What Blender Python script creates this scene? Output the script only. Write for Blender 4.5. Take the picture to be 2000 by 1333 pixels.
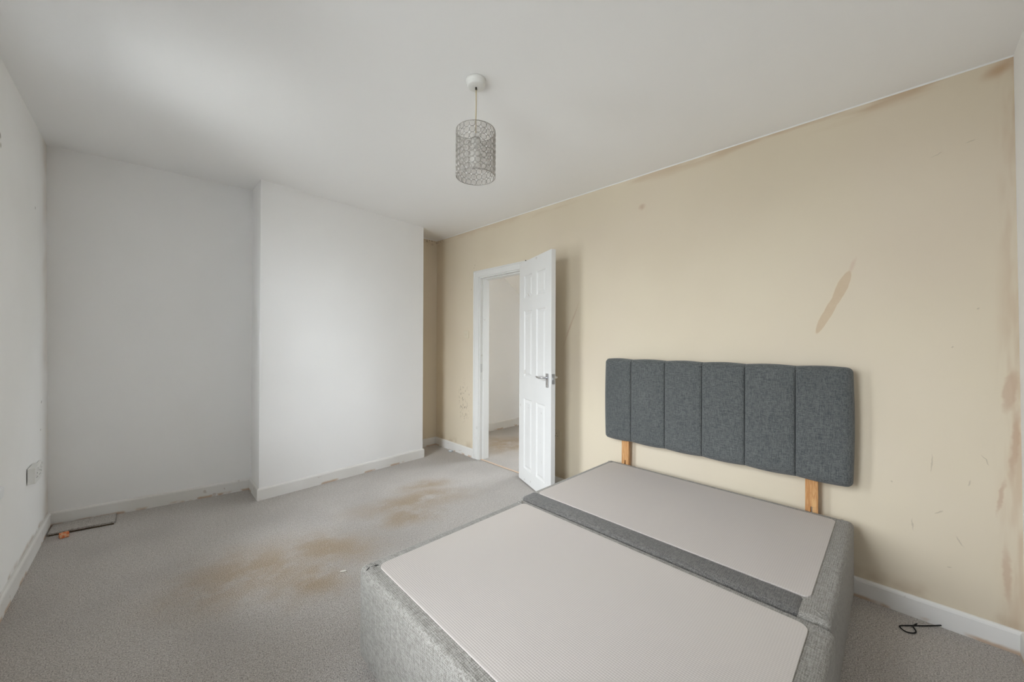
import bpy, bmesh, math, random
from mathutils import Vector, Matrix

for o in list(bpy.data.objects):
    bpy.data.objects.remove(o, do_unlink=True)
S = bpy.context.scene
COL = S.collection
R = math.radians
random.seed(7)

# ------------------------------------------------------------------ camera
CAM_H = 1.25
yaw, pitch, roll = 0.7708, 0.004, 0.004
F_ = Vector((math.sin(yaw)*math.cos(pitch), math.cos(yaw)*math.cos(pitch), math.sin(pitch)))
R0 = Vector((math.cos(yaw), -math.sin(yaw), 0)); U0 = R0.cross(F_)
RT = R0*math.cos(roll) + U0*math.sin(roll); UP = U0*math.cos(roll) - R0*math.sin(roll)
cam_d = bpy.data.cameras.new('camera')
cam_d.sensor_width = 36.0; cam_d.lens = 730.0/2000.0*36.0; cam_d.clip_start = 0.02
cam = bpy.data.objects.new('camera', cam_d); COL.objects.link(cam)
cam.matrix_world = Matrix(((RT.x, UP.x, -F_.x, 0), (RT.y, UP.y, -F_.y, 0), (RT.z, UP.z, -F_.z, CAM_H), (0, 0, 0, 1)))
S.camera = cam

# ------------------------------------------------------------------ sky: even overcast daylight
w = bpy.data.worlds.new('overcast_sky'); S.world = w; w.use_nodes = True
bg = w.node_tree.nodes['Background']
bg.inputs['Strength'].default_value = 16.5
# standard overcast sky (zenith three times the horizon) over pale ground
wt = w.node_tree; tc = wt.nodes.new('ShaderNodeTexCoord'); sx = wt.nodes.new('ShaderNodeSeparateXYZ'); wt.links.new(tc.outputs['Generated'], sx.inputs[0])
mr = wt.nodes.new('ShaderNodeMapRange'); wt.links.new(sx.outputs[2], mr.inputs['Value'])
for k_, v_ in (('From Min', 0.0), ('From Max', 1.0), ('To Min', 1/3), ('To Max', 1.0)): mr.inputs[k_].default_value = v_
gr = wt.nodes.new('ShaderNodeMapRange'); wt.links.new(sx.outputs[2], gr.inputs['Value'])
for k_, v_ in (('From Min', -0.02), ('From Max', 0.02)): gr.inputs[k_].default_value = v_
mx = wt.nodes.new('ShaderNodeMix'); mx.data_type = 'RGBA'; wt.links.new(gr.outputs[0], mx.inputs[0])
mx.inputs[6].default_value = (0.15, 0.16, 0.16, 1)
vm = wt.nodes.new('ShaderNodeMix'); vm.data_type = 'RGBA'; vm.blend_type = 'MULTIPLY'; vm.inputs[0].default_value = 1.0
wt.links.new(mr.outputs[0], vm.inputs[6]); vm.inputs[7].default_value = (0.88, 0.945, 1.0, 1)
wt.links.new(vm.outputs[2], mx.inputs[7]); wt.links.new(mx.outputs[2], bg.inputs['Color'])

def portal(name, loc, rot, sx, sy):
    l = bpy.data.lights.new(name, 'AREA'); l.shape = 'RECTANGLE'; l.size = sx; l.size_y = sy
    l.cycles.is_portal = True
    o = bpy.data.objects.new(name, l); COL.objects.link(o); o.location = loc; o.rotation_euler = rot
    return o
# window extents: left wall of the room, then an unseen one added to light the landing
WINS = [(2.02, 2.775), (0.50, 1.30)]
WZ0, WZ1 = 0.575, 2.30
for a_, b_ in WINS:
    portal('window_daylight', (-0.66, (a_+b_)/2, (WZ0+WZ1)/2), (0, R(-90), 0), WZ1-WZ0, b_-a_)
HY0, HY1, HZ0, HZ1 = 1.70, 2.75, 0.90, 2.10
portal('added_landing_daylight', (4.80, (HY0+HY1)/2, (HZ0+HZ1)/2), (0, R(90), 0), HZ1-HZ0, HY1-HY0)  # sky portal for the added landing window

S.view_settings.view_transform = 'Standard'
S.view_settings.look = 'None'
S.view_settings.gamma = 1.0
S.view_settings.use_curve_mapping = False
S.view_settings.exposure = 1.12
S.cycles.diffuse_bounces = 6

# ------------------------------------------------------------------ node helper
def srgb(r, g, b):
    def c(v):
        v /= 255.0
        return v/12.92 if v <= 0.04045 else ((v+0.055)/1.055)**2.4
    return (c(r), c(g), c(b), 1.0)

class NT:
    def __init__(self, name, rough=0.8, spec=0.3):
        self.m = bpy.data.materials.new(name); self.m.use_nodes = True
        self.t = self.m.node_tree; self.t.nodes.clear()
        self.out = self.t.nodes.new('ShaderNodeOutputMaterial')
        self.b = self.t.nodes.new('ShaderNodeBsdfPrincipled')
        self.b.inputs['Roughness'].default_value = rough
        self.b.inputs['Specular IOR Level'].default_value = spec
        self.link(self.b.outputs[0], self.out.inputs[0])
        self._co = None
    def n(self, kind, **kw):
        nd = self.t.nodes.new('ShaderNode'+kind)
        for k, v in kw.items(): setattr(nd, k, v)
        return nd
    def link(self, a, b): self.t.links.new(a, b)
    def put(self, sock, v):
        if hasattr(v, 'links'): self.link(v, sock)
        else: sock.default_value = v
    @property
    def co(self):
        if self._co is None: self._co = self.n('TexCoord').outputs['Object']
        return self._co
    def mapping(self, v, loc=(0,0,0), rot=(0,0,0), sc=(1,1,1), kind='POINT'):
        m = self.n('Mapping', vector_type=kind); self.link(v, m.inputs['Vector'])
        m.inputs['Location'].default_value = loc; m.inputs['Rotation'].default_value = rot; m.inputs['Scale'].default_value = sc
        return m.outputs[0]
    def noise(self, scale=5, detail=2, rough=0.55, v=None, sc=None, dist=0.0):
        nd = self.n('TexNoise'); v = v or self.co
        if sc: v = self.mapping(v, sc=sc)
        self.link(v, nd.inputs['Vector'])
        nd.inputs['Scale'].default_value = scale; nd.inputs['Detail'].default_value = detail
        nd.inputs['Roughness'].default_value = rough; nd.inputs['Distortion'].default_value = dist
        return nd.outputs['Fac']
    def math(self, op, a, b=0.0, c=0.0, clamp=False):
        nd = self.n('Math', operation=op, use_clamp=clamp)
        self.put(nd.inputs[0], a); self.put(nd.inputs[1], b); self.put(nd.inputs[2], c)
        return nd.outputs[0]
    def ramp(self, v, a, b, lo=0.0, hi=1.0, smooth=True):
        nd = self.n('MapRange', interpolation_type='SMOOTHSTEP' if smooth else 'LINEAR')
        self.put(nd.inputs['Value'], v)
        nd.inputs['From Min'].default_value = a; nd.inputs['From Max'].default_value = b
        nd.inputs['To Min'].default_value = lo; nd.inputs['To Max'].default_value = hi
        return nd.outputs[0]
    def mix(self, f, a, b):
        nd = self.n('Mix', data_type='RGBA'); self.put(nd.inputs[0], f)
        self.put(nd.inputs[6], a); self.put(nd.inputs[7], b)
        return nd.outputs[2]
    def sep(self, v):
        nd = self.n('SeparateXYZ'); self.link(v, nd.inputs[0]); return nd.outputs
    def warp(self, amount, scale, v=None):
        v = v or self.co
        nd = self.n('TexNoise'); self.link(v, nd.inputs['Vector']); nd.inputs['Scale'].default_value = scale; nd.inputs['Detail'].default_value = 2
        s = self.n('VectorMath', operation='SUBTRACT'); self.link(nd.outputs['Color'], s.inputs[0]); s.inputs[1].default_value = (.5,.5,.5)
        k = self.n('VectorMath', operation='SCALE'); self.link(s.outputs[0], k.inputs[0]); k.inputs['Scale'].default_value = amount
        a = self.n('VectorMath', operation='ADD'); self.link(v, a.inputs[0]); self.link(k.outputs[0], a.inputs[1])
        return a.outputs[0]
    def blob(self, v, c, r, rot=(0,0,0), soft=0.4):
        m = self.mapping(v, loc=c, rot=rot, sc=r, kind='TEXTURE')
        l = self.n('VectorMath', operation='LENGTH'); self.link(m, l.inputs[0])
        return self.ramp(l.outputs['Value'], 1.0, 1.0-soft)
    def vmax(self, lst):
        o = lst[0]
        for x in lst[1:]: o = self.math('MAXIMUM', o, x)
        return o
    def bump(self, h, strength=0.3, dist=0.002, prev=None):
        nd = self.n('Bump'); self.link(h, nd.inputs['Height'])
        nd.inputs['Strength'].default_value = strength; nd.inputs['Distance'].default_value = dist
        if prev: self.link(prev, nd.inputs['Normal'])
        self.link(nd.outputs[0], self.b.inputs['Normal'])
        return nd.outputs[0]
    def color(self, c): self.put(self.b.inputs['Base Color'], c)

# ------------------------------------------------------------------ materials
def plain(name, rgb, rough=0.5, spec=0.4, metal=0.0):
    t = NT(name, rough, spec); 
    n = t.noise(30, 3); c = srgb(*rgb); d = tuple(x*0.94 for x in c[:3])+(1,)
    t.color(t.mix(n, c, d)); t.b.inputs['Metallic'].default_value = metal
    return t.m

def mat_white_wall():
    t = NT('white_emulsion', 0.85, 0.25)
    n = t.noise(1.3, 2)
    col = t.mix(t.ramp(n, .3, .75), srgb(249,248,247), srgb(246,245,244))
    t.color(col)
    t.bump(t.noise(7, 1), .2, .004)
    return t.m

def mat_left_wall():
    t = NT('white_emulsion_worn', 0.85, 0.25)
    n = t.noise(1.6, 2)
    col = t.mix(t.ramp(n, .3, .75), srgb(249,248,246), srgb(245,244,241))
    wv = t.warp(.05, 9)
    z = t.sep(wv)[2]; y = t.sep(wv)[1]
    low = t.math('MULTIPLY', t.ramp(z, .125, .095), t.ramp(t.noise(9, 2), .4, .62))
    edge = t.math('MULTIPLY', t.ramp(y, 3.72, 3.95), t.ramp(t.noise(2.5, 2), .35, .7))
    col = t.mix(t.math('MULTIPLY', low, .5), col, srgb(165,140,112))
    col = t.mix(t.math('MULTIPLY', edge, .35), col, srgb(205,186,165))
    marks = t.vmax([t.blob(wv, (-.48, p[0], p[1]), (.3, p[2], p[2]), soft=.6) for p in ((2.86,2.19,.018),(2.86,2.15,.014),(3.62,2.05,.012),(3.78,.86,.012),(3.75,.70,.012))])
    col = t.mix(t.math('MULTIPLY', marks, .55), col, srgb(120,105,92))
    t.color(col); t.bump(t.noise(7, 2), .25, .004)
    return t.m

def mat_ceiling():
    t = NT('ceiling_emulsion', 0.9, 0.2)
    col = t.mix(t.ramp(t.noise(.8, 2), .3, .75), srgb(250,249,248), srgb(248,247,246))
    t.color(col)
    return t.m

CEIL = lambda x, y: 2.494 - 0.023*(x-2.506) + 0.0135*(y-3.925)

def mat_cream():
    t = NT('cream_emulsion_stained', 0.8, 0.25)
    wv = t.warp(.05, 6); wf = t.warp(.02, 30)
    n = t.noise(1.1, 2)
    col = t.mix(t.ramp(n, .3, .72), srgb(224,212,190), srgb(219,206,184))
    n2 = t.ramp(t.noise(.9, 3, v=t.mapping(t.co, loc=(3,7,1))), .45, .7)
    col = t.mix(t.math('MULTIPLY', n2, .35), col, srgb(223,209,193))
    x, y, z = t.sep(wv)
    # brown brush line under the ceiling
    zc = t.math('ADD', t.math('MULTIPLY', y, .0135), 2.494-.0135*3.925-.0005)
    d = t.math('SUBTRACT', zc, z)
    band = t.math('MULTIPLY', t.ramp(d, .085, .01), t.ramp(t.noise(5, 2, sc=(1,.5,3)), .42, .6))
    nearr = t.ramp(y, 1.6, .0, .25, .55)
    col = t.mix(t.math('MULTIPLY', band, nearr), col, srgb(184,150,112))
    # brown streaks down the corner by the near wall
    e = t.ramp(y, -.275, -.345)
    st = t.math('MULTIPLY', e, t.ramp(t.noise(4, 2, sc=(1,7,.9)), .36, .62))
    col = t.mix(t.math('MULTIPLY', st, .38), col, srgb(190,158,128))
    cb = t.blob(wv, (2.53,-.295,2.395), (.5,.07,.040), (R(-35),0,0), .9)
    col = t.mix(t.math('MULTIPLY', cb, .6), col, srgb(176,134,92))
    # peeled leaf shaped patch, bare plaster with a rim
    lw = t.warp(.012, 14)
    lf = t.vmax([t.blob(lw, (2.53,.200,1.525), (.5,.024,.105), (R(20),0,0), .12),
                 t.blob(lw, (2.53,.246,1.420), (.5,.020,.135), (R(24),0,0), .12)])
    faint = t.blob(lw, (2.53,.155,1.64), (.5,.014,.06), (R(18),0,0), .9)
    col = t.mix(t.math('MULTIPLY', lf, .85), col, t.mix(t.noise(25,4), srgb(200,176,146), srgb(214,194,166)))
    col = t.mix(t.math('MULTIPLY', faint, .45), col, srgb(208,180,160))
    rs = t.vmax([t.blob(wf, (2.53,-.322,1.06), (.5,.022,.11), (R(6),0,0), .5),
                 t.blob(wf, (2.53,-.335,.85), (.5,.014,.20), (R(3),0,0), .7),
                 t.blob(wf, (2.53,-.315,.30), (.5,.016,.16), (R(-2),0,0), .7),
                 t.blob(wf, (2.53,-.30,.62), (.5,.009,.10), (R(8),0,0), .7),
                 t.blob(wf, (2.53,1.272,2.228), (.5,.035,.03), (0,0,0), .9),
                 t.blob(wf, (2.53,1.90,1.40), (.5,.012,.26), (R(24),0,0), .9)])
    col = t.mix(t.math('MULTIPLY', rs, .45), col, srgb(186,150,124))
    # dark scuffs and dots
    sk = []
    for c, r, a in (((-.11,.715),(.0035,.05),0), ((-.219,.653),(.004,.02),15), ((-.191,.396),(.004,.03),-30), ((-.26,.761),(.003,.03),-30),
                    ((-.13,.50),(.004,.02),40), ((3.19,2.085),(.012,.010),0), ((3.20,2.06),(.010,.010),0), ((3.244,1.828),(.012,.012),0),
                    ((-.22,2.127),(.018,.003),-14), ((-.12,2.10),(.025,.002),-20), ((-.24,1.40),(.005,.005),0), ((-.17,1.24),(.005,.005),0),
                    ((-.05,.42),(.003,.035),0), ((.02,.60),(.006,.006),0), ((3.17,2.13),(.006,.006),0), ((-.16,.27),(.010,.004),0)):
        sk.append(t.blob(wf, (2.53,)+c, (.5,)+r, (R(a),0,0), .6))
    col = t.mix(t.math('MULTIPLY', t.vmax(sk), .26), col, srgb(112,96,74))
    # mould dots: alcove top, and between door and alcove low down
    zone = t.vmax([t.blob(wv, (2.53,3.95,2.48), (.5,.26,.075), (0,0,0), .8), t.math('MULTIPLY', t.blob(wv, (2.53,3.37,.60), (.5,.15,.32), (0,0,0), .8), .8)])
    dots = t.ramp(t.noise(52, 2, .6, sc=(1,1,.6)), .58, .66)
    col = t.mix(t.math('MULTIPLY', t.math('MULTIPLY', zone, dots), .7), col, srgb(104,84,62))
    # dirty band over the skirting
    dirt = t.math('MULTIPLY', t.ramp(z, .18, .10), t.ramp(t.noise(8, 2), .42, .65))
    col = t.mix(t.math('MULTIPLY', dirt, .3), col, srgb(160,132,100))
    # ceiling white cut in a finger's width down the wall
    zr = t.math('ADD', t.math('MULTIPLY', t.sep(t.co)[1], .0135), 2.494-.0135*3.925-.0005)
    cut = t.ramp(t.math('SUBTRACT', zr, t.sep(t.co)[2]), .009, .006)
    col = t.mix(cut, col, srgb(240,239,237))
    t.color(col)
    t.bump(t.noise(8, 2), .2, .004)
    return t.m

def mat_carpet():
    t = NT('grey_twist_carpet', 0.95, 0.1)
    g = t.noise(210, 2, .7); g2 = t.noise(60, 2, .6); big = t.noise(1.4, 2)
    col = t.mix(t.ramp(g, .30, .70), srgb(139,132,126), srgb(230,223,216))
    col = t.mix(t.math('MULTIPLY', t.ramp(g2, .35, .70), .35), col, srgb(222,217,212))
    col = t.mix(t.math('MULTIPLY', t.ramp(big, .4, .7), .22), col, srgb(140,134,129))
    wv = t.warp(.34, 2.6)
    st = t.vmax([t.blob(wv, (.42,2.42,0), (.55,.50,1), (0,0,R(-20)), 1.0),
                 t.blob(wv, (.78,2.42,0), (.45,.34,1), (0,0,R(-35)), .9),
                 t.blob(wv, (.62,2.12,0), (.28,.26,1), (0,0,0), .9),
                 t.blob(wv, (1.50,2.62,0), (.66,.30,1), (0,0,R(-20)), .9),
                 t.blob(wv, (1.35,2.42,0), (.36,.20,1), (0,0,R(-20)), .9),
                 t.blob(wv, (1.75,2.85,0), (.34,.22,1), (0,0,R(-20)), 1.0),
                 t.blob(wv, (3.15,3.35,0), (.55,.50,1), (0,0,0), .7), t.blob(wv, (2.95,3.75,0), (.40,.35,1), (0,0,0), .8)])
    st = t.math('MULTIPLY', st, t.ramp(t.noise(4.5, 3, .65), .22, .60))
    dark = t.mix(t.ramp(g, .3, .7), srgb(130,111,88), srgb(206,186,160))
    col = t.mix(t.math('MULTIPLY', st, .92), col, dark)
    fl = t.ramp(t.noise(42, 1, .3, v=t.mapping(t.co, loc=(5,2,0))), .77, .80)
    col = t.mix(t.math('MULTIPLY', fl, .5), col, srgb(214,206,192))
    t.color(col)
    t.bump(g, 1.0, .006)
    t.b.inputs['Sheen Weight'].default_value = .15
    return t.m

def mat_linen(name, a, b, pitch=0.0045, stain=None, slub=280.0):
    t = NT(name, 0.9, 0.15)
    x, y, z = t.sep(t.co)
    k = 2*math.pi/pitch
    def s(v, ph=0): return t.math('SINE', t.math('MULTIPLY', v, k))
    sx, sy, sz = s(x), s(y), s(z)
    weave = t.math('ADD', t.math('ADD', t.math('MULTIPLY', sx, sy), t.math('MULTIPLY', sy, sz)), t.math('MULTIPLY', sx, sz))
    h1 = t.noise(slub, 1, .6, sc=(1, 1, .14)); h2 = t.noise(slub, 1, .6, sc=(.14, 1, 1)); h3 = t.noise(slub, 1, .6, sc=(1, .14, 1))
    sl = t.math('DIVIDE', t.math('ADD', t.math('ADD', h1, h2), h3), 3.0)
    f = t.math('ADD', t.ramp(sl, .36, .64), t.math('MULTIPLY', weave, .16), clamp=True)
    col = t.mix(f, srgb(*a), srgb(*b))
    col = t.mix(t.math('MULTIPLY', t.ramp(t.noise(2.5, 2), .45, .7), .18), col, srgb(*a))
    if stain: col = stain(t, col)
    t.color(col); t.b.inputs['Sheen Weight'].default_value = .2
    b1 = t.bump(weave, .35, .0012); t.bump(sl, .5, .003, b1)
    return t.m

def mat_platform():
    t = NT('ribbed_nonslip_fabric', 0.85, 0.2)
    x, y, z = t.sep(t.co)
    k = 2*math.pi/0.0072
    sx = t.math('SINE', t.math('MULTIPLY', x, k)); sy = t.math('SINE', t.math('MULTIPLY', y, k))
    rib = t.math('MULTIPLY', t.math('ADD', sx, t.math('MULTIPLY', sy, .55)), .5)
    col = t.mix(t.ramp(rib, -.6, .7), srgb(192,184,179), srgb(208,201,196))
    col = t.mix(t.math('MULTIPLY', t.ramp(t.noise(1.3, 2), .45, .7), .3), col, srgb(208,200,191))
    t.color(col); t.bump(rib, .25, .0010)
    return t.m

def mat_pine():
    t = NT('bare_pine', 0.6, 0.3)
    g = t.noise(14, 2, .6, sc=(4, 6, .5), dist=1.0)
    t.color(t.mix(t.ramp(g, .35, .65), srgb(214,168,116), srgb(186,132,82)))
    t.bump(g, .2, .001)
    return t.m

def mat_gloss(name, rgb=(230,229,227), scuff=.35):
    t = NT(name, 0.32, 0.45)
    col = t.mix(t.ramp(t.noise(2, 2), .35, .7), srgb(*rgb), tuple(v*.96 for v in srgb(*rgb)[:3])+(1,))
    sc = t.ramp(t.noise(13, 2, .6), .68, .74)
    col = t.mix(t.math('MULTIPLY', sc, scuff), col, srgb(160,146,128))
    t.color(col)
    return t.m

def mat_skirting():
    t = NT('chipped_white_gloss', 0.4, 0.4)
    z = t.sep(t.warp(.012, 25))[2]
    col = t.mix(t.ramp(t.noise(2, 2), .35, .7), srgb(236,234,231), srgb(228,225,220))
    chips = t.math('MULTIPLY', t.ramp(z, .022, .006), t.ramp(t.noise(7, 2), .47, .56))
    col = t.mix(t.math('MULTIPLY', chips, .75), col, srgb(190,156,122))
    sc = t.ramp(t.noise(17, 2, .6), .68, .73)
    col = t.mix(t.math('MULTIPLY', sc, .35), col, srgb(160,136,118))
    t.color(col)
    return t.m

def mat_glass():
    t = NT('window_glass', 0.0, 0.5)
    tr = t.n('BsdfTransparent'); gl = t.n('BsdfGlossy'); gl.inputs['Roughness'].default_value = 0.0
    fr = t.n('Fresnel'); fr.inputs['IOR'].default_value = 1.45
    mx = t.n('MixShader'); t.link(fr.outputs[0], mx.inputs[0]); t.link(tr.outputs[0], mx.inputs[1]); t.link(gl.outputs[0], mx.inputs[2])
    t.link(mx.outputs[0], t.out.inputs[0])
    return t.m

def mat_crystal():
    t = NT('clear_crystal', 0.05, 0.6)
    tr = t.n('BsdfTransparent'); tr.inputs[0].default_value = (.93,.92,.91,1)
    t.b.inputs['Base Color'].default_value = srgb(226,222,218)
    mx = t.n('MixShader'); mx.inputs[0].default_value = .20
    t.link(tr.outputs[0], mx.inputs[1]); t.link(t.b.outputs[0], mx.inputs[2]); t.link(mx.outputs[0], t.out.inputs[0])
    return t.m

def mat_brick():
    t = NT('broken_brick', 0.95, 0.1)
    n = t.noise(70, 2)
    t.color(t.mix(t.ramp(n, .42, .6), srgb(222,120,74), srgb(226,178,140))); t.bump(n, .6, .003)
    return t.m

def headboard_stain(t, col):
    wv = t.warp(.10, 7)
    a = t.vmax([t.blob(wv, (2.42,.60,.98), (.4,.16,.13), (0,0,0), 1.0), t.blob(wv, (2.42,.48,.84), (.4,.10,.07), (0,0,0), 1.0)])
    a = t.math('MULTIPLY', a, t.ramp(t.noise(40, 2), .35, .65))
    col = t.mix(t.math('MULTIPLY', a, .6), col, srgb(140,124,92))
    d = t.vmax([t.blob(t.co, (2.42,.955,1.033), (.4,.006,.004), (0,0,0), .5), t.blob(t.co, (2.42,.985,1.030), (.4,.008,.003), (0,0,0), .5)])
    return t.mix(d, col, srgb(196,200,198))

M = dict(
    wall=mat_white_wall(), left=mat_left_wall(), ceil=mat_ceiling(), cream=mat_cream(), carpet=mat_carpet(),
    bed=mat_linen('grey_linen', (123,119,112), (172,168,162), .0060),
    bed_dark=mat_linen('dark_grey_linen', (84,82,80), (124,121,117), .0060),
    head=mat_linen('charcoal_linen', (73,77,78), (112,114,113), .0040, headboard_stain),
    seam=plain('black_seam', (26,28,30), .9, .1),
    platform=mat_platform(), pine=mat_pine(), gloss=mat_gloss('white_door_gloss'), trim=mat_gloss('white_frame_gloss', (230,229,226), .25), skirt=mat_skirting(),
    chrome=plain('brushed_chrome', (212,212,214), .38, .5, 1.0), plastic=plain('white_plastic', (236,235,231), .35, .45),
    cream_plastic=plain('painted_over_cream_plastic', (222,211,189), .6, .3), dark=plain('dark_slot', (60,54,48), .7, .2),
    black=plain('black_rubber', (20,20,21), .6, .3), upvc=plain('white_upvc', (242,243,243), .3, .45), glass=mat_glass(),
    wire=plain('silver_wire', (172,167,162), .4, .5, .6), crystal=mat_crystal(), flex=plain('ivory_flex', (214,200,172), .5, .3),
    bulb=plain('frosted_bulb', (240,238,234), .25, .5), brick=mat_brick(), strip=plain('pale_threshold', (214,190,168), .6, .3),
    foil=plain('silver_wrapper', (206,212,216), .3, .6, .3), paper=plain('white_paper', (236,232,224), .8, .2),
    underlay=plain('brown_underlay', (84,70,54), .95, .1), hall_wall=mat_white_wall())

# ------------------------------------------------------------------ geometry helpers
def mobj(name, bm, mat, parent=None, smooth=False):
    me = bpy.data.meshes.new(name); bm.to_mesh(me); bm.free()
    me.materials.append(mat)
    if smooth:
        for p in me.polygons: p.use_smooth = True
    o = bpy.data.objects.new(name, me); COL.objects.link(o)
    if parent: o.parent = parent
    return o
def share(name, me, parent, mw=None):
    o = bpy.data.objects.new(name, me); COL.objects.link(o); o.parent = parent
    if mw is not None: o.matrix_local = mw
    return o
def empty(name, loc=(0,0,0), rz=0.0):
    o = bpy.data.objects.new(name, None); COL.objects.link(o); o.location = loc; o.rotation_euler = (0,0,rz); o.empty_display_size = .05
    return o
def tag(o, label, cat, group=None):
    o['label'] = label; o['category'] = cat
    if group: o['group'] = group
    return o
def struct(o): o['kind'] = 'structure'; return o

def box(bm, lo, hi, bev=0.0, seg=2, mat=None):
    b2 = bmesh.new(); bmesh.ops.create_cube(b2, size=1.0)
    lo, hi = Vector(lo), Vector(hi); c, d = (lo+hi)/2, hi-lo
    for v in b2.verts: v.co = Vector((v.co.x*d.x, v.co.y*d.y, v.co.z*d.z)) + c
    if bev: bmesh.ops.bevel(b2, geom=list(b2.edges), offset=bev, segments=seg, profile=.5, affect='EDGES')
    if mat is not None: b2.transform(mat)
    me = bpy.data.meshes.new('tmp'); b2.to_mesh(me); b2.free(); bm.from_mesh(me); bpy.data.meshes.remove(me)
    return bm
def boxo(name, lo, hi, mat, parent=None, bev=0.0, seg=2, smooth=False):
    return mobj(name, box(bmesh.new(), lo, hi, bev, seg), mat, parent, smooth)

def tube(bm, pts, r, seg=8, closed=False):
    pts = [Vector(p) for p in pts]; n = len(pts); rings = []
    rr = r if isinstance(r, (list, tuple)) else [r]*n
    prev = None
    for i, p in enumerate(pts):
        a = pts[(i-1) % n] if (closed or i > 0) else p; b = pts[(i+1) % n] if (closed or i < n-1) else p
        t = (b-a).normalized()
        if prev is None:
            u = t.orthogonal().normalized()
        else:
            u = (prev - t*prev.dot(t)).normalized()
        prev = u; v = t.cross(u)
        rings.append([bm.verts.new(p + (u*math.cos(2*math.pi*k/seg) + v*math.sin(2*math.pi*k/seg))*rr[i]) for k in range(seg)])
    m = n if closed else n-1
    for i in range(m):
        A, B = rings[i], rings[(i+1) % n]
        for k in range(seg): bm.faces.new((A[k], A[(k+1) % seg], B[(k+1) % seg], B[k]))
    if not closed:
        bm.faces.new(list(reversed(rings[0]))); bm.faces.new(rings[-1])
    return bm
def lathe(bm, prof, c=(0,0,0), seg=32, axis='Z'):
    rings = []
    for r, z in prof:
        if r < 1e-6: rings.append([bm.verts.new((c[0], c[1], c[2]+z))])
        else: rings.append([bm.verts.new((c[0]+r*math.cos(2*math.pi*k/seg), c[1]+r*math.sin(2*math.pi*k/seg), c[2]+z)) for k in range(seg)])
    for A, B in zip(rings, rings[1:]):
        for k in range(seg):
            k2 = (k+1) % seg
            if len(A) == 1 and len(B) > 1: bm.faces.new((A[0], B[k2], B[k]))
            elif len(B) == 1 and len(A) > 1: bm.faces.new((A[k], A[k2], B[0]))
            elif len(A) > 1: bm.faces.new((A[k], A[k2], B[k2], B[k]))
    bmesh.ops.recalc_face_normals(bm, faces=bm.faces)
    return bm
def prism(bm, poly, z0, z1):
    a = [bm.verts.new((x, y, z0)) for x, y in poly]; b = [bm.verts.new((x, y, z1)) for x, y in poly]
    n = len(poly)
    for i in range(n): bm.faces.new((a[i], a[(i+1) % n], b[(i+1) % n], b[i]))
    bm.faces.new(list(reversed(a))); bm.faces.new(b)
    bmesh.ops.recalc_face_normals(bm, faces=bm.faces)
    return bm

# ------------------------------------------------------------------ the room shell
pG, pA, pB, pC = (-.48,-.36), (-.48,3.976), (.627,3.818), (.627,3.497)
pD, pD2, pE, pF = (2.138,3.590), (2.150,3.933), (2.53,3.933), (2.53,-.36)
top = {pF: (2.53,-.332), pA: (-.50,3.97), pG: (-.48,-.335)}

def wall(name, P, Q, thick, mat, holes=(), ztop=None):
    """thick slab; room side runs P->Q, solid grows to the left of P->Q when thick>0"""
    Pt, Qt = Vector(top.get(P, P)), Vector(top.get(Q, Q))
    P, Q = Vector(P), Vector(Q)
    L = (Q-P).length; d = (Q-P)/L; nrm = Vector((-d.y, d.x))
    HZ = 2.62
    zP = (ztop or CEIL(*P)) + .012; zQ = (ztop or CEIL(*Q)) + .012
    ss = sorted({0.0, L, *[h[0] for h in holes], *[h[1] for h in holes]})
    zz = sorted({0.0, HZ, *[h[2] for h in holes], *[h[3] for h in holes]})
    bm = bmesh.new(); V = {}
    def vert(i, j, back):
        k = (i, j, back)
        if k not in V:
            s, z = ss[i]/L, zz[j]
            if z == HZ: z = zP*(1-s) + zQ*s
            f = z/2.49
            a = P.lerp(Pt, f); b = Q.lerp(Qt, f)
            xy = a.lerp(b, s) + (nrm*thick if back else Vector((0,0)))
            V[k] = bm.verts.new((xy.x, xy.y, z))
        return V[k]
    def solid(i, j):
        if i < 0 or j < 0 or i >= len(ss)-1 or j >= len(zz)-1: return False
        sm, zm = (ss[i]+ss[i+1])/2, (zz[j]+zz[j+1])/2
        return not any(h[0] < sm < h[1] and h[2] < zm < h[3] for h in holes)
    for i in range(len(ss)-1):
        for j in range(len(zz)-1):
            if not solid(i, j): continue
            for b in (0, 1): bm.faces.new((vert(i,j,b), vert(i+1,j,b), vert(i+1,j+1,b), vert(i,j+1,b)))
            for di, dj, e in ((-1,0,((i,j),(i,j+1))), (1,0,((i+1,j),(i+1,j+1))), (0,-1,((i,j),(i+1,j))), (0,1,((i,j+1),(i+1,j+1)))):
                if not solid(i+di, j+dj):
                    bm.faces.new((vert(*e[0],0), vert(*e[1],0), vert(*e[1],1), vert(*e[0],1)))
    bmesh.ops.recalc_face_normals(bm, faces=bm.faces)
    return struct(mobj(name, bm, mat))

# doorway in the cream wall (y along the wall)
DY0, DY1, DZ = 2.440, 3.110, 1.955
wall('wall_left', pG, pA, .16, M['left'], [(a_-pG[1], b_-pG[1], WZ0, WZ1) for a_, b_ in WINS])
wall('wall_back_alcove', pA, pB, .10, M['wall'])
wall('wall_chimney_side', pB, pC, .02, M['wall'])
wall('wall_chimney_front', pC, pD, .02, M['wall'])
wall('wall_chimney_return', pD, pD2, .02, M['cream'])
wall('wall_back_right', pD2, pE, .10, M['cream'])
wall('wall_right', pE, pF, .10, M['cream'], [(pE[1]-DY1, pE[1]-DY0, -.1, DZ)])
wall('wall_near', pF, pG, .10, M['wall'])

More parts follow.
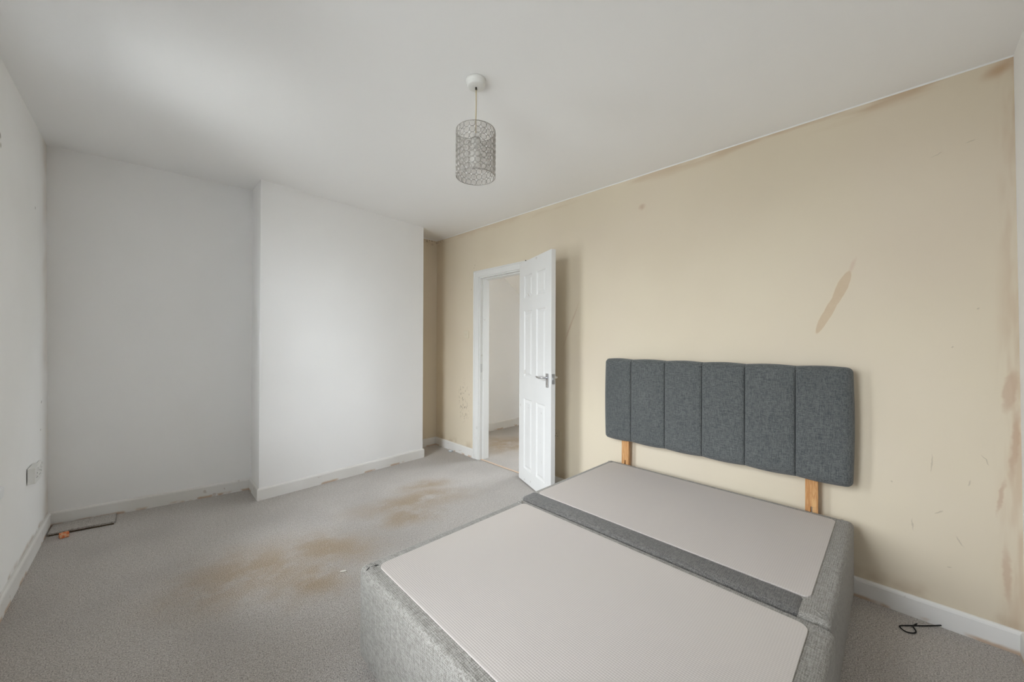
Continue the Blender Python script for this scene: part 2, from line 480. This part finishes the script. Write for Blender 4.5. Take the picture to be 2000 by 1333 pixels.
bm = bmesh.new()
box(bm, (-.80,-.46,-.08), (2.545,4.08,0))
struct(mobj('floor', bm, M['carpet']))
bm = bmesh.new()
corners = [(-.82,-.48), (2.64,-.48), (2.64,4.10), (-.82,4.10)]
a = [bm.verts.new((x, y, CEIL(x,y))) for x, y in corners]; b = [bm.verts.new((x, y, CEIL(x,y)+.1)) for x, y in corners]
bm.faces.new(list(reversed(a))); bm.faces.new(b)
for i in range(4): bm.faces.new((a[i], a[(i+1)%4], b[(i+1)%4], b[i]))
bmesh.ops.recalc_face_normals(bm, faces=bm.faces)
struct(mobj('ceiling', bm, M['ceil']))

# skirting boards, mitred along the walls
def baseboard(name, pts, h=.094, t=.015, mat=None, seed=1):
    """pts run with the room on their right hand side"""
    rnd = random.Random(seed)
    P = [Vector(p) for p in pts]; n = len(P)
    prof = [(0,0), (t,0), (t,h-.014), (t*.86,h-.007), (t*.5,h-.001), (0,h)]
    def off(i, k):
        ds = []
        if i > 0: ds.append((P[i]-P[i-1]).normalized())
        if i < n-1: ds.append((P[i+1]-P[i]).normalized())
        ns = [Vector((d.y, -d.x)) for d in ds]
        if len(ns) == 1: return P[i] + ns[0]*k
        m = (ns[0]+ns[1]).normalized()
        return P[i] + m*(k/max(.2, m.dot(ns[0])))
    bm = bmesh.new(); rings = []
    for i in range(n): rings.append([bm.verts.new((*off(i, k), z)) for k, z in prof])
    for A, B in zip(rings, rings[1:]):
        for k in range(len(prof)): bm.faces.new((A[k], A[(k+1)%len(prof)], B[(k+1)%len(prof)], B[k]))
    bm.faces.new(rings[0]); bm.faces.new(list(reversed(rings[-1])))
    bmesh.ops.recalc_face_normals(bm, faces=bm.faces)
    return struct(mobj(name, bm, mat or M['skirt']))
AO1, AO0 = 3.186, 2.364        # outer edges of the architrave
baseboard('baseboard_left', [pG, pA])
baseboard('baseboard_back', [pA, pB, pC, pD, pD2, pE, (2.53, AO1)])
baseboard('baseboard_right', [(2.53, AO0), pF])
baseboard('baseboard_near', [pF, pG])

# ------------------------------------------------------------------ window in the left wall
def window(name, x_in, x_out, y0, y1, z0, z1, sashes, sill_x):
    e = struct(empty(name, (x_in, (y0+y1)/2, z0)))
    ox, oy, oz = e.location
    def L(lo, hi): return (lo[0]-ox, lo[1]-oy, lo[2]-oz), (hi[0]-ox, hi[1]-oy, hi[2]-oz)
    xa, xb = min(x_in, x_out), max(x_in, x_out)
    def part(n, lo, hi, m=M['upvc'], bev=.004):
        lo, hi = L(lo, hi); return boxo(n, lo, hi, m, e, bev)
    fw = .06
    part('frame_rail', (xa,y0,z0), (xb,y1,z0+fw)); part('frame_rail', (xa,y0,z1-fw), (xb,y1,z1))
    part('frame_stile', (xa,y0,z0+fw), (xb,y0+fw,z1-fw)); part('frame_stile', (xa,y1-fw,z0+fw), (xb,y1,z1-fw))
    wd = (y1-y0-2*fw)/sashes
    for i in range(sashes):
        a = y0+fw+i*wd; b_ = a+wd
        if i: part('mullion', (xa,a-.03,z0+fw), (xb,a+.03,z1-fw))
        part('pane', ((xa+xb)/2-.003,a+.01,z0+fw), ((xa+xb)/2+.003,b_-.01,z1-fw), M['glass'], 0)
    part('window_sill', (min(sill_x,xa),y0,z0-.002), (max(sill_x,xb),y1,z0+.018), M['upvc'], .005)
    if sashes == 1:      # sliding sash: meeting rail, and a sill nosing with horns on the room side
        zm = (z0+z1)/2; part('meeting_rail', (xa+.005,y0+fw,zm-.022), (xb-.005,y1-fw,zm+.022))
        part('sill_nosing', (sill_x-.001,y0-.03,z0-.030), (sill_x+.014,y1+.032,z0+.018), M['upvc'], .006)
    return e
window('window_1', -.500, -.560, WINS[0][0], WINS[0][1], WZ0, WZ1, 1, -.478)
window('window_3', -.500, -.560, WINS[1][0], WINS[1][1], WZ0, WZ1, 1, -.478)

# ------------------------------------------------------------------ landing beyond the door
hx0, hx1, hy0, hy1, hz = 2.63, 4.60, 1.30, 4.00, 2.46
struct(boxo('floor_landing', (2.545,hy0-.1,-.08), (hx1+.1,hy1+.1,0), M['carpet']))
struct(boxo('ceiling_landing', (hx0+.012,hy0-.1,hz), (hx1+.1,hy1+.1,hz+.1), M['ceil']))
struct(boxo('wall_landing_far', (hx0+.01,hy1,0), (hx1+.1,hy1+.1,hz), M['hall_wall']))
struct(boxo('wall_landing_near', (hx0+.01,hy0-.1,0), (hx1+.1,hy0,hz), M['hall_wall']))
wall('wall_landing_end', (hx1,hy1), (hx1,hy0), .22, M['hall_wall'], [(hy1-HY1, hy1-HY0, HZ0, HZ1)], ztop=hz-.012)
window('added_landing_window', hx1+.12, hx1+.18, HY0, HY1, HZ0, HZ1, 2, hx1-.03)  # unseen window, added so that daylight reaches the landing
baseboard('baseboard_landing', [(hx0+.01,hy1-.0), (hx1,hy1)], h=.11)
# sloping underside of the stairs that go up over the landing
bm = bmesh.new()
sl = [(3.38,2.45), (3.50,2.345), (4.60,1.598), (4.60,2.45)]
A = [bm.verts.new((x, 3.20, z)) for x, z in sl]; B = [bm.verts.new((x, 3.999, z)) for x, z in sl]
for i in range(4): bm.faces.new((A[i], A[(i+1)%4], B[(i+1)%4], B[i]))
bm.faces.new(list(reversed(A))); bm.faces.new(B); bmesh.ops.recalc_face_normals(bm, faces=bm.faces)
struct(mobj('ceiling_stair_soffit', bm, M['hall_wall']))

# ------------------------------------------------------------------ door frame
tr = struct(empty('trim_1', (2.53, (DY0+DY1)/2, 0)))
def tp(n, lo, hi, bev=.004, m=None):
    o = tr.location
    return boxo(n, [a-b for a, b in zip(lo, o)], [a-b for a, b in zip(hi, o)], m or M['trim'], tr, bev)
tp('architrave', (2.510,DY1-.012,0), (2.530,AO1,2.015)); tp('architrave', (2.510,AO0,0), (2.530,DY0+.012,2.015))
tp('architrave_head', (2.5095,AO0,1.945), (2.530,AO1,2.016))
tp('architrave_bead', (2.504,DY1+.052,0), (2.512,AO1-.004,2.008), .003); tp('architrave_bead', (2.504,AO0+.004,1.998), (2.512,AO1-.004,2.012), .003)
tp('door_lining', (2.522,DY1-.022,0), (2.642,DY1,DZ), .002); tp('door_lining', (2.522,DY0,0), (2.642,DY0+.022,DZ), .002)
tp('lining_head', (2.522,DY0+.022,DZ-.022), (2.642,DY1-.022,DZ), .002)
tp('door_stop', (2.562,DY1-.034,0), (2.642,DY1-.021,DZ-.022), .002); tp('door_stop', (2.562,DY0+.021,0), (2.642,DY0+.034,DZ-.022), .002)
tp('stop_head', (2.562,DY0+.034,DZ-.034), (2.642,DY1-.034,DZ-.021), .002)
tp('strike_plate', (2.534,DY1-.0245,.93), (2.552,DY1-.0215,1.02), 0, M['chrome'])
bm = bmesh.new(); tube(bm, [(-.018,2.392-tr.location.y,2.006), (-.040,2.392-tr.location.y,2.010)], .004, 8); mobj('nail', bm, M['dark'], tr)
th = tag(boxo('threshold_strip', (2.535,DY0+.024,0.0005), (2.556,DY1-.024,.007), M['strip'], None, .003), 'thin pale threshold strip across the carpet in the open doorway', 'threshold strip')

# ------------------------------------------------------------------ six panel door, swung right back
Hn, Gn = Vector((2.445,2.420)), Vector((2.225,1.856))
dv = (Gn-Hn); LW = dv.length; ang = math.atan2(dv.y, dv.x)
door = struct(empty('door_1', (Hn.x, Hn.y, .012), ang))
# local: x along the leaf from the hinge, y<0 is the seen face side? seen face at y=0, body towards +y (the wall)
TH, ZH = .036, 1.963
cols = [(.095,.265), (.340,.510)]
rows = [(.115,.745), (.930,1.525), (1.630,1.838)]
sgn = 1.0
bm = bmesh.new()
xs = sorted({0, LW, *[c for p in cols for c in p]}); zs = sorted({0, ZH, *[c for p in rows for c in p]})
V = {}
def dvt(i, j, b):
    if (i,j,b) not in V: V[(i,j,b)] = bm.verts.new((xs[i], TH*b, zs[j]))
    return V[(i,j,b)]
def dsolid(i, j):
    if i < 0 or j < 0 or i >= len(xs)-1 or j >= len(zs)-1: return False
    xm, zm = (xs[i]+xs[i+1])/2, (zs[j]+zs[j+1])/2
    return not any(c[0] < xm < c[1] and r[0] < zm < r[1] for c in cols for r in rows)
for i in range(len(xs)-1):
    for j in range(len(zs)-1):
        if not dsolid(i, j): continue
        for b in (0, 1): bm.faces.new((dvt(i,j,b), dvt(i+1,j,b), dvt(i+1,j+1,b), dvt(i,j+1,b)))
        for di, dj, e in ((-1,0,((i,j),(i,j+1))), (1,0,((i+1,j),(i+1,j+1))), (0,-1,((i,j),(i+1,j))), (0,1,((i,j+1),(i+1,j+1)))):
            if not dsolid(i+di, j+dj): bm.faces.new((dvt(*e[0],0), dvt(*e[1],0), dvt(*e[1],1), dvt(*e[0],1)))
bmesh.ops.recalc_face_normals(bm, faces=bm.faces)
mobj('leaf', bm, M['gloss'], door)
for c in cols:
    for r in rows:
        bm = bmesh.new()
        for face in (0, 1):
            steps = [(0, 0), (.007, .0015), (.013, .0085), (.022, .0085), (.040, .002)]
            ringv = []
            for ins, dep in steps:
                y = dep if face == 0 else TH-dep
                ringv.append([bm.verts.new(p) for p in ((c[0]+ins,y,r[0]+ins), (c[1]-ins,y,r[0]+ins), (c[1]-ins,y,r[1]-ins), (c[0]+ins,y,r[1]-ins))])
            for A, B in zip(ringv, ringv[1:]):
                for k in range(4): bm.faces.new((A[k], A[(k+1)%4], B[(k+1)%4], B[k]))
            bm.faces.new(ringv[-1])
        bmesh.ops.recalc_face_normals(bm, faces=bm.faces)
        mobj('panel', bm, M['gloss'], door)
# lever handles either side, latch plate, hinges
def handle(face):
    s = -1 if face == 0 else 1; y0 = 0 if face == 0 else TH
    pl = box(bmesh.new(), (LW-.080, min(y0, y0+s*.006), .885), (LW-.038, max(y0, y0+s*.006), .995), .003)
    p = mobj('handle_plate', pl, M['chrome'], door)
    bm = bmesh.new(); xc = LW-.059; zc = .962
    tube(bm, [(xc,y0+s*.004,zc), (xc,y0+s*.035,zc), (xc-.004,y0+s*.046,zc), (xc-.014,y0+s*.052,zc), (xc-.05,y0+s*.053,zc-.002), (xc-.095,y0+s*.050,zc+.001), (xc-.108,y0+s*.047,zc+.003)],
         [.0095,.0085,.0085,.0090,.0085,.0075,.0050], 10)
    mobj('lever', bm, M['chrome'], p, True)
    for z in (.898, .982):
        bm = bmesh.new(); tube(bm, [(xc,y0+s*.005,z), (xc,y0+s*.0075,z)], .004, 8); mobj('screw', bm, M['chrome'], p)
handle(0); handle(1)
lp = boxo('latch_plate', (LW-.001, .006, .915), (LW+.0015, .030, .995), M['chrome'], door)
boxo('latch_bolt', (LW+.0015, .012, .945), (LW+.010, .024, .965), M['chrome'], lp, .002)
for z in (.22, 1.72):
    bm = bmesh.new(); tube(bm, [(-.005,TH+.003,z), (-.005,TH+.003,z+.075)], .006, 10); mobj('hinge', bm, M['chrome'], door, True)

# ------------------------------------------------------------------ divan bed
def soft_box(lo, hi, r, seg=4, amp=.0):
    bm = bmesh.new(); box(bm, lo, hi, r, seg)
    return bm
def rounded_poly(x0, y0, x1, y1, r, k=6):
    pts = []
    for cx, cy, a0 in ((x1-r,y1-r,0), (x0+r,y1-r,90), (x0+r,y0+r,180), (x1-r,y0+r,270)):
        for i in range(k+1):
            a = R(a0+90*i/k); pts.append((cx+r*math.cos(a), cy+r*math.sin(a)))
    return pts
def fold(parent, p, d, length, width, mat):
    """a small pinched pleat of cloth lying on the top edge"""
    bm = bmesh.new(); d = Vector(d).normalized(); s = Vector((-d.y, d.x, 0)); n = 8; rows_ = []
    for i in range(n+1):
        t = i/n; wdt = width*math.sin(math.pi*min(1, .12+.88*t))*.9+.0008; c = Vector(p) + d*length*t + s*(.010*math.sin(t*2.2))
        rows_.append([bm.verts.new(c + s*wdt), bm.verts.new(c + Vector((0,0,wdt*.55+.001))), bm.verts.new(c - s*wdt*.6)])
    for A, B in zip(rows_, rows_[1:]):
        for k in range(2): bm.faces.new((A[k], A[k+1], B[k+1], B[k]))
    bmesh.ops.recalc_face_normals(bm, faces=bm.faces)
    return mobj('corner_pleat', bm, mat, parent, True)
def castor(parent, x, y):
    bm = bmesh.new(); tube(bm, [(x-.010,y,.018), (x+.010,y,.018)], .018, 14); c = mobj('castor', bm, M['black'], parent, True)
    bm = bmesh.new(); tube(bm, [(x,y,.020), (x,y+.012,.034), (x,y+.012,.052)], .006, 8); mobj('castor_stem', bm, M['black'], c, True)

def divan(name, x0, x1, y0, y1, z1, panel, label, rot=0.0, dark_edge=False):
    cx, cy = (x0+x1)/2, (y0+y1)/2
    e = empty(name, (cx, cy, 0), rot)
    def l(x, y): return x-cx, y-cy
    a, b = l(x0, y0), l(x1, y1)
    base = mobj('upholstered_base', soft_box((*a, .034), (*b, z1), .022, 4), M['bed'], e, True)
    pa, pb = l(panel[0], panel[1]), l(panel[2], panel[3])
    bm = prism(bmesh.new(), rounded_poly(*pa, *pb, .030), z1-.002, z1+.0045)
    bmesh.ops.bevel(bm, geom=[ed for ed in bm.edges if all(abs(v.co.z-z1-.0045) < 1e-5 for v in ed.verts)], offset=.001, segments=1, affect='EDGES')
    mobj('platform_top', bm, M['platform'], e)
    if dark_edge:
        bm = bmesh.new(); box(bm, (a[0]-.003, pa[1]+.012, z1-.05), (pa[0]+.004, b[1]-.014, z1+.0065), .022, 4)
        mobj('edge_roll', bm, M['bed_dark'], e, True)
    for sx, sy, X, Y in ((1,1,a[0],a[1]), (-1,1,b[0],a[1]), (-1,-1,b[0],b[1]), (1,-1,a[0],b[1])):
        for k, aa in enumerate((12, 34, 58, 80)):       # gathered cloth fanning out from the platform corner
            fold(e, (X+sx*(.052-.004*(k % 2)), Y+sy*(.050-.005*((k+1) % 2)), z1+.0002), (-sx*math.cos(R(aa)), -sy*math.sin(R(aa)), 0), .030+.004*(k % 3), .0042+.001*(k % 2), M['bed'])
        castor(e, X+sx*.05, Y+sy*.05)
    return tag(e, label, 'bed base', 'two halves of the divan bed')
fb = divan('divan_base', .588, 1.493, .128, 1.452, .383, (.641, .186, 1.452, 1.398),
      'foot half of the grey divan bed base, nearest the camera, with larger white platform top')
hb = divan('divan_base', 1.500, 2.458, .142, 1.478, .386, (1.603, .205, 2.405, 1.436),
      'head half of the grey divan bed base under the headboard, dark roll along split', 0.004, True)
# black elastic thread at the foot corner, little white label in the split
bm = bmesh.new(); ox, oy = fb.location.x, fb.location.y
tube(bm, [(.598-ox,1.404-oy,.3800), (.606-ox,1.4065-oy,.3845), (.618-ox,1.4065-oy,.3855), (.630-ox,1.4035-oy,.3855), (.642-ox,1.397-oy,.3870)], .0016, 6); mobj('elastic_thread', bm, M['black'], fb)
bm = bmesh.new(); box(bm, (1.4925-ox,.1305-oy,.275), (1.4945-ox,.1335-oy,.318)); mobj('care_label', bm, M['paper'], fb)

# ------------------------------------------------------------------ headboard
HX0, HX1 = 2.418, 2.464            # front face (mid), back
ys = [.148, .370, .602, .832, 1.061, 1.300, 1.512]
hz0, hz1 = .552, 1.132
hdb = tag(empty('headboard', (2.464, .83, .383)), 'charcoal grey linen headboard of six padded vertical panels above the bed', 'headboard')
o_ = hdb.location
def sm(t): return t*t*(3-2*t)
for i in range(6):
    y0, y1 = ys[i], ys[i+1]
    nu, nv = 18, 26
    bm = bmesh.new(); G = [[None]*(nv+1) for _ in range(nu+1)]
    lo_out, hi_out = i == 0, i == 5
    for u in range(nu+1):
        for v in range(nv+1):
            # cluster samples towards the edges so they round nicely
            tu = .5-.5*math.cos(math.pi*u/nu); tv = .5-.5*math.cos(math.pi*v/nv)
            y = y0+(y1-y0)*tu; z = hz0+(hz1-hz0)*tv
            eu = min(tu, 1-tu)*(y1-y0); ev = min(tv, 1-tv)*(hz1-hz0)
            ru = .026 if not ((lo_out and tu < .5) or (hi_out and tu > .5)) else .040
            du = 1-min(1, eu/ru); dv_ = 1-min(1, ev/.040)
            dep_u = (.013 if ru < .03 else .040)*(1-math.sqrt(max(0, 1-du*du))); dep_v = .036*(1-math.sqrt(max(0, 1-dv_*dv_)))
            puff = .006*math.sin(math.pi*tu)*math.sin(math.pi*tv)
            x = HX0 - puff + min(.042, math.hypot(dep_u, dep_v))
            # slight scallop of the top and bottom outline of every panel, rounded outer corners, bowed outer sides
            z += (1 if tv > .5 else -1)*.006*math.sin(math.pi*tu)*abs(2*tv-1)
            if (lo_out and tu < .5) or (hi_out and tu > .5):
                s_ = -1 if lo_out else 1
                y += s_*.006*math.sin(math.pi*tv)*abs(2*tu-1)
                cr = .022; qa = cr-eu; qb = cr-ev
                if qa > 0 and qb > 0:
                    dd = math.hypot(qa, qb)
                    if dd > cr or max(qa, qb) > 0:
                        k_ = max(qa, qb)/dd if dd > 0 else 1
                        y -= s_*(-1)*0 
                        y += -s_*(qa-qa*k_); z += (qb-qb*k_)*(1 if tv < .5 else -1)
            G[u][v] = bm.verts.new((x-o_.x, y-o_.y, z-o_.z))
    for u in range(nu):
        for v in range(nv): bm.faces.new((G[u][v], G[u+1][v], G[u+1][v+1], G[u][v+1]))
    # close with a back sheet
    rim = [G[u][0] for u in range(nu+1)] + [G[nu][v] for v in range(1, nv+1)] + [G[u][nv] for u in range(nu-1, -1, -1)] + [G[0][v] for v in range(nv-1, 0, -1)]
    bk = [bm.verts.new((HX1-o_.x-.001, v.co.y, v.co.z)) for v in rim]
    for k in range(len(rim)): bm.faces.new((rim[k], bk[k], bk[(k+1)%len(rim)], rim[(k+1)%len(rim)]))
    bm.faces.new(bk)
    bmesh.ops.recalc_face_normals(bm, faces=bm.faces)
    mobj('padded_panel', bm, M['head'], hdb, True)
for i in range(1, 6):
    bm = bmesh.new(); y = ys[i]
    tube(bm, [(HX0+.0125-o_.x, y-o_.y, hz0+.02-o_.z), (HX0+.010-o_.x, y-o_.y, .84-o_.z), (HX0+.0125-o_.x, y-o_.y, hz1-.02-o_.z)], .0022, 6)
    mobj('seam', bm, M['seam'], hdb, True)
# pine struts with a bolt slot
for y0, y1 in ((.282,.334), (1.337,1.391)):
    bm = bmesh.new(); ym = (y0+y1)/2; x0, x1 = 2.4645-o_.x, 2.486-o_.x; Z0, Z1 = .02-o_.z, .86-o_.z; s0, s1 = .03-o_.z, .405-o_.z
    box(bm, (x0, y0-o_.y, Z0), (x1, ym-.004-o_.y, s1)); box(bm, (x0, ym+.004-o_.y, Z0), (x1, y1-o_.y, s1)); box(bm, (x0, y0-o_.y, s1), (x1, y1-o_.y, Z1), .001)
    box(bm, (x0, ym-.004-o_.y, Z0), (x1, ym+.004-o_.y, s0))
    st = mobj('strut', bm, M['pine'], hdb); st['label'] = 'bare pine strut'

# ------------------------------------------------------------------ pendant light
PX, PY = 1.105, 1.389; PC = CEIL(PX, PY)
pend = tag(empty('pendant_light', (PX, PY, PC)), 'pendant light with cylindrical shade of silver rings and clear crystals', 'pendant light')
bm = lathe(bmesh.new(), [(0,-.0335), (.010,-.034), (.036,-.033), (.041,-.030), (.0435,-.024), (.0435,-.016), (.047,-.0135), (.048,-.001), (0,-.001)], seg=36)
rose = mobj('ceiling_rose', bm, M['plastic'], pend, True)
bm = bmesh.new(); tube(bm, [(0,0,-.034), (.0015,0,-.10), (-.0008,0,-.18), (0,0,-.262)], .0032, 8); mobj('flex', bm, M['flex'], pend, True)
bm = bmesh.new(); tube(bm, [(0,0,-.033), (.0008,0,-.046)], .0045, 8); mobj('cord_grip', bm, M['dark'], rose, True)
zt, zb, RS = 2.250-PC, 2.033-PC, .0915
bm = lathe(bmesh.new(), [(0,-.255), (.011,-.256), (.014,-.262), (.0145,-.275), (.019,-.278), (.019,-.300), (.0165,-.303), (.0165,-.318), (0,-.318)], seg=24)
lh = mobj('lamp_holder', bm, M['plastic'], pend, True)
bm = lathe(bmesh.new(), [(0,-.318), (.013,-.319), (.013,-.330), (.018,-.340), (.027,-.356), (.030,-.372), (.028,-.388), (.020,-.400), (.008,-.406), (0,-.407)], seg=24)
mobj('bulb', bm, M['bulb'], pend, True)
shade = empty('lamp_shade'); shade.parent = pend
def hoop(name, z, r=RS):
    bm = bmesh.new(); tube(bm, [(r*math.cos(2*math.pi*k/48), r*math.sin(2*math.pi*k/48), z) for k in range(48)], .0016, 6, True)
    return mobj(name, bm, M['wire'], shade, True)
hoop('rim_hoop', zt); hoop('rim_hoop', zb)
zg = -.279
hp = hoop('gallery_ring', zg, .0205)
for k in range(3):
    a = R(20+120*k); bm = bmesh.new()
    tube(bm, [(.0205*math.cos(a), .0205*math.sin(a), zg), (RS*math.cos(a), RS*math.sin(a), zt-.026)], .0013, 6); mobj('spider_arm', bm, M['wire'], shade, True)
NR, NC = 8, 22
dz = (zt-zb)/NR; rr = dz/2*.96
bm = bmesh.new(); tube(bm, [(0, rr*math.cos(2*math.pi*k/12), rr*math.sin(2*math.pi*k/12)) for k in range(12)], .0012, 4, True)
ring0 = mobj('ring', bm, M['wire'], shade, True)
bm = bmesh.new(); cr_ = rr*.84
f1 = [bm.verts.new((.0032, cr_*.6*math.cos(2*math.pi*k/8), cr_*.6*math.sin(2*math.pi*k/8))) for k in range(8)]
f2 = [bm.verts.new((0, cr_*math.cos(2*math.pi*k/8), cr_*math.sin(2*math.pi*k/8))) for k in range(8)]
f3 = [bm.verts.new((-.0032, cr_*.6*math.cos(2*math.pi*k/8), cr_*.6*math.sin(2*math.pi*k/8))) for k in range(8)]
for A, B in ((f1, f2), (f2, f3)):
    for k in range(8): bm.faces.new((A[k], A[(k+1)%8], B[(k+1)%8], B[k]))
bm.faces.new(f1); bm.faces.new(list(reversed(f3))); bmesh.ops.recalc_face_normals(bm, faces=bm.faces)
cry0 = mobj('crystal', bm, M['crystal'], ring0)
first = True
for r in range(NR):
    for c in range(NC):
        a = 2*math.pi*(c+.5)/NC
        mw = Matrix.Translation((RS*math.cos(a), RS*math.sin(a), zb+dz*(r+.5))) @ Matrix.Rotation(a, 4, 'Z')
        if first: ring0.matrix_local = mw; first = False; continue
        ro = share('ring', ring0.data, shade, mw); share('crystal', cry0.data, ro)

# ------------------------------------------------------------------ sockets and switch
def plate(name, loc, nrm_rot, w_, h_, t_, mat, label, cat, kind, group=None):
    """local: +x out of the wall"""
    e = empty(name, loc, nrm_rot)
    fp = boxo('face_plate', (0,-w_/2,-h_/2), (t_,w_/2,h_/2), mat, e, .003)
    n = 2 if w_ > .12 else 1
    for i in range(n):
        oy = (i-(n-1)/2)*w_/2.05
        if kind == 'socket':
            for dy, dz_, a, b in ((0,.012,.002,.004), (-.011,-.010,.0035,.002), (.011,-.010,.0035,.002)):
                boxo('pin_slot', (t_-.001,oy+dy-a,dz_-b-.004), (t_+.0006,oy+dy+a,dz_+b-.004), M['dark'], fp)
            bm = bmesh.new(); box(bm, (t_-.001,oy-.006+(.022 if n > 1 else 0),.018), (t_+.004,oy+.006+(.022 if n > 1 else 0),.036), .0015); mobj('rocker_switch', bm, mat, fp)
        else:
            bm = bmesh.new(); box(bm, (t_-.001,-.007,-.013), (t_+.005,.007,.013), .002, mat=Matrix.Rotation(R(5),4,'Y')); mobj('rocker_switch', bm, mat, fp)
    for dy in (-1, 1):
        bm = bmesh.new(); y = dy*(w_/2-.010); tube(bm, [(t_-.001,y,0), (t_+.0008,y,0)], .0032, 8); mobj('screw', bm, M['chrome'] if mat is M['plastic'] else mat, fp)
    return tag(e, label, cat, group)
plate('wall_socket', (-.480,3.43,.492), 0, .146, .088, .030, M['plastic'], 'thicker surface-mounted white double socket low on left wall, farther from the corner', 'socket', 'socket', 'sockets on the left wall')
plate('wall_socket', (-.482,3.615,.468), 0, .146, .088, .012, M['plastic'], 'flat white double socket low on left wall, closest to the corner', 'socket', 'socket', 'sockets on the left wall')
plate('wall_socket', (2.53,2.040,.462), math.pi, .086, .086, .010, M['cream_plastic'], 'cream single socket on the cream wall behind the open door', 'socket', 'socket')
plate('light_switch', (2.53,3.325,1.335), math.pi, .086, .086, .010, M['cream_plastic'], 'light switch painted over in cream beside the door frame', 'switch', 'switch')

# ------------------------------------------------------------------ bits on the carpet
# loose carpet offcut in the far left corner
bm = bmesh.new(); n = 26; rnd = random.Random(3); A, B, A2, B2 = [], [], [], []
for i in range(n+1):
    t = i/n; x = -.455+.295*t
    yb = 3.945-.042*t + (rnd.random()-.5)*.006; yf = 3.765-.050*t + (rnd.random()-.5)*.006
    z1 = .011+.005*math.sin(t*3.0)
    A.append(bm.verts.new((x, yf, z1+.006))); B.append(bm.verts.new((x, yb, .014)))
    A2.append(bm.verts.new((x, yf+.004, z1-.007))); B2.append(bm.verts.new((x, yb, .001)))
for i in range(n):
    bm.faces.new((A[i], A[i+1], B[i+1], B[i])); bm.faces.new((A2[i], B2[i], B2[i+1], A2[i+1]))
    bm.faces.new((A[i], A2[i], A2[i+1], A[i+1])); bm.faces.new((B[i], B[i+1], B2[i+1], B2[i]))
bm.faces.new((A[0], B[0], B2[0], A2[0])); bm.faces.new((A[n], A2[n], B2[n], B[n]))
bmesh.ops.recalc_face_normals(bm, faces=bm.faces)
off = tag(mobj('carpet_offcut', bm, M['carpet']), 'loose grey carpet strip curling up in the far left corner', 'carpet strip')
bm = bmesh.new(); tube(bm, [(-.452,3.768,.004), (-.38,3.755,.005), (-.28,3.738,.005), (-.165,3.718,.004)], .004, 6); ul = mobj('frayed_edge', bm, M['underlay'], off)
# brick fragment
bm = bmesh.new(); box(bm, (-.021,-.023,0), (.021,.023,.026), .003, 1)
rnd = random.Random(5)
for v in bm.verts: v.co += Vector((rnd.uniform(-.003,.003), rnd.uniform(-.003,.003), rnd.uniform(-.002,.002) if v.co.z > .01 else 0))
o = mobj('brick_fragment', bm, M['brick']); o.location = (-.380,3.690,.001); o.rotation_euler = (0,0,R(10))
tag(o, 'small orange broken brick fragment by the loose carpet strip', 'brick')
# crumpled wrapper near the alcove
bm = bmesh.new(); bmesh.ops.create_icosphere(bm, subdivisions=2, radius=1)
for v in bm.verts:
    k = 1+rnd.uniform(-.22,.22); v.co = Vector((v.co.x*.026*k, v.co.y*.013*k, max(-.010, v.co.z*.012*k)))
o = mobj('wrapper', bm, M['foil']); o.location = (2.470,3.545,.011); o.rotation_euler = (0,0,R(-50))
tag(o, 'small crumpled pale wrapper on carpet beside the doorway skirting', 'wrapper')
# scrap on the carpet by the bed
bm = bmesh.new(); pts = [(0,0), (.020,.003), (.028,-.004), (.022,-.010), (.006,-.009), (-.006,-.005)]
prism(bm, pts, .001, .004); o = mobj('paper_scrap', bm, M['paper']); o.location = (.756,2.105,.001); o.rotation_euler = (0,0,R(-30))
tag(o, 'tiny white scrap on the carpet near the bed foot corner', 'scrap')
# thin black cable by the right skirting
pts = [(2.512,-.136,.010), (2.476,-.098,.006), (2.441,-.062,.005), (2.410,-.030,.005), (2.384,-.010,.006), (2.368,-.012,.006), (2.356,-.028,.005), (2.366,-.048,.005), (2.390,-.058,.005), (2.420,-.050,.007), (2.446,-.062,.011)]
sp = []
for i in range(len(pts)-1):
    p0, p1, p2, p3 = (Vector(pts[max(0,min(len(pts)-1,i+k))]) for k in (-1,0,1,2))
    for s_ in range(6):
        t = s_/6; sp.append(.5*((2*p1)+(p2-p0)*t+(2*p0-5*p1+4*p2-p3)*t*t+(-p0+3*p1-3*p2+p3)*t**3))
sp.append(Vector(pts[-1]))
bm = bmesh.new(); tube(bm, sp, .0026, 6)
tag(mobj('black_cable', bm, M['black'], None, True), 'thin looped black cable on the carpet by the right skirting', 'cable')
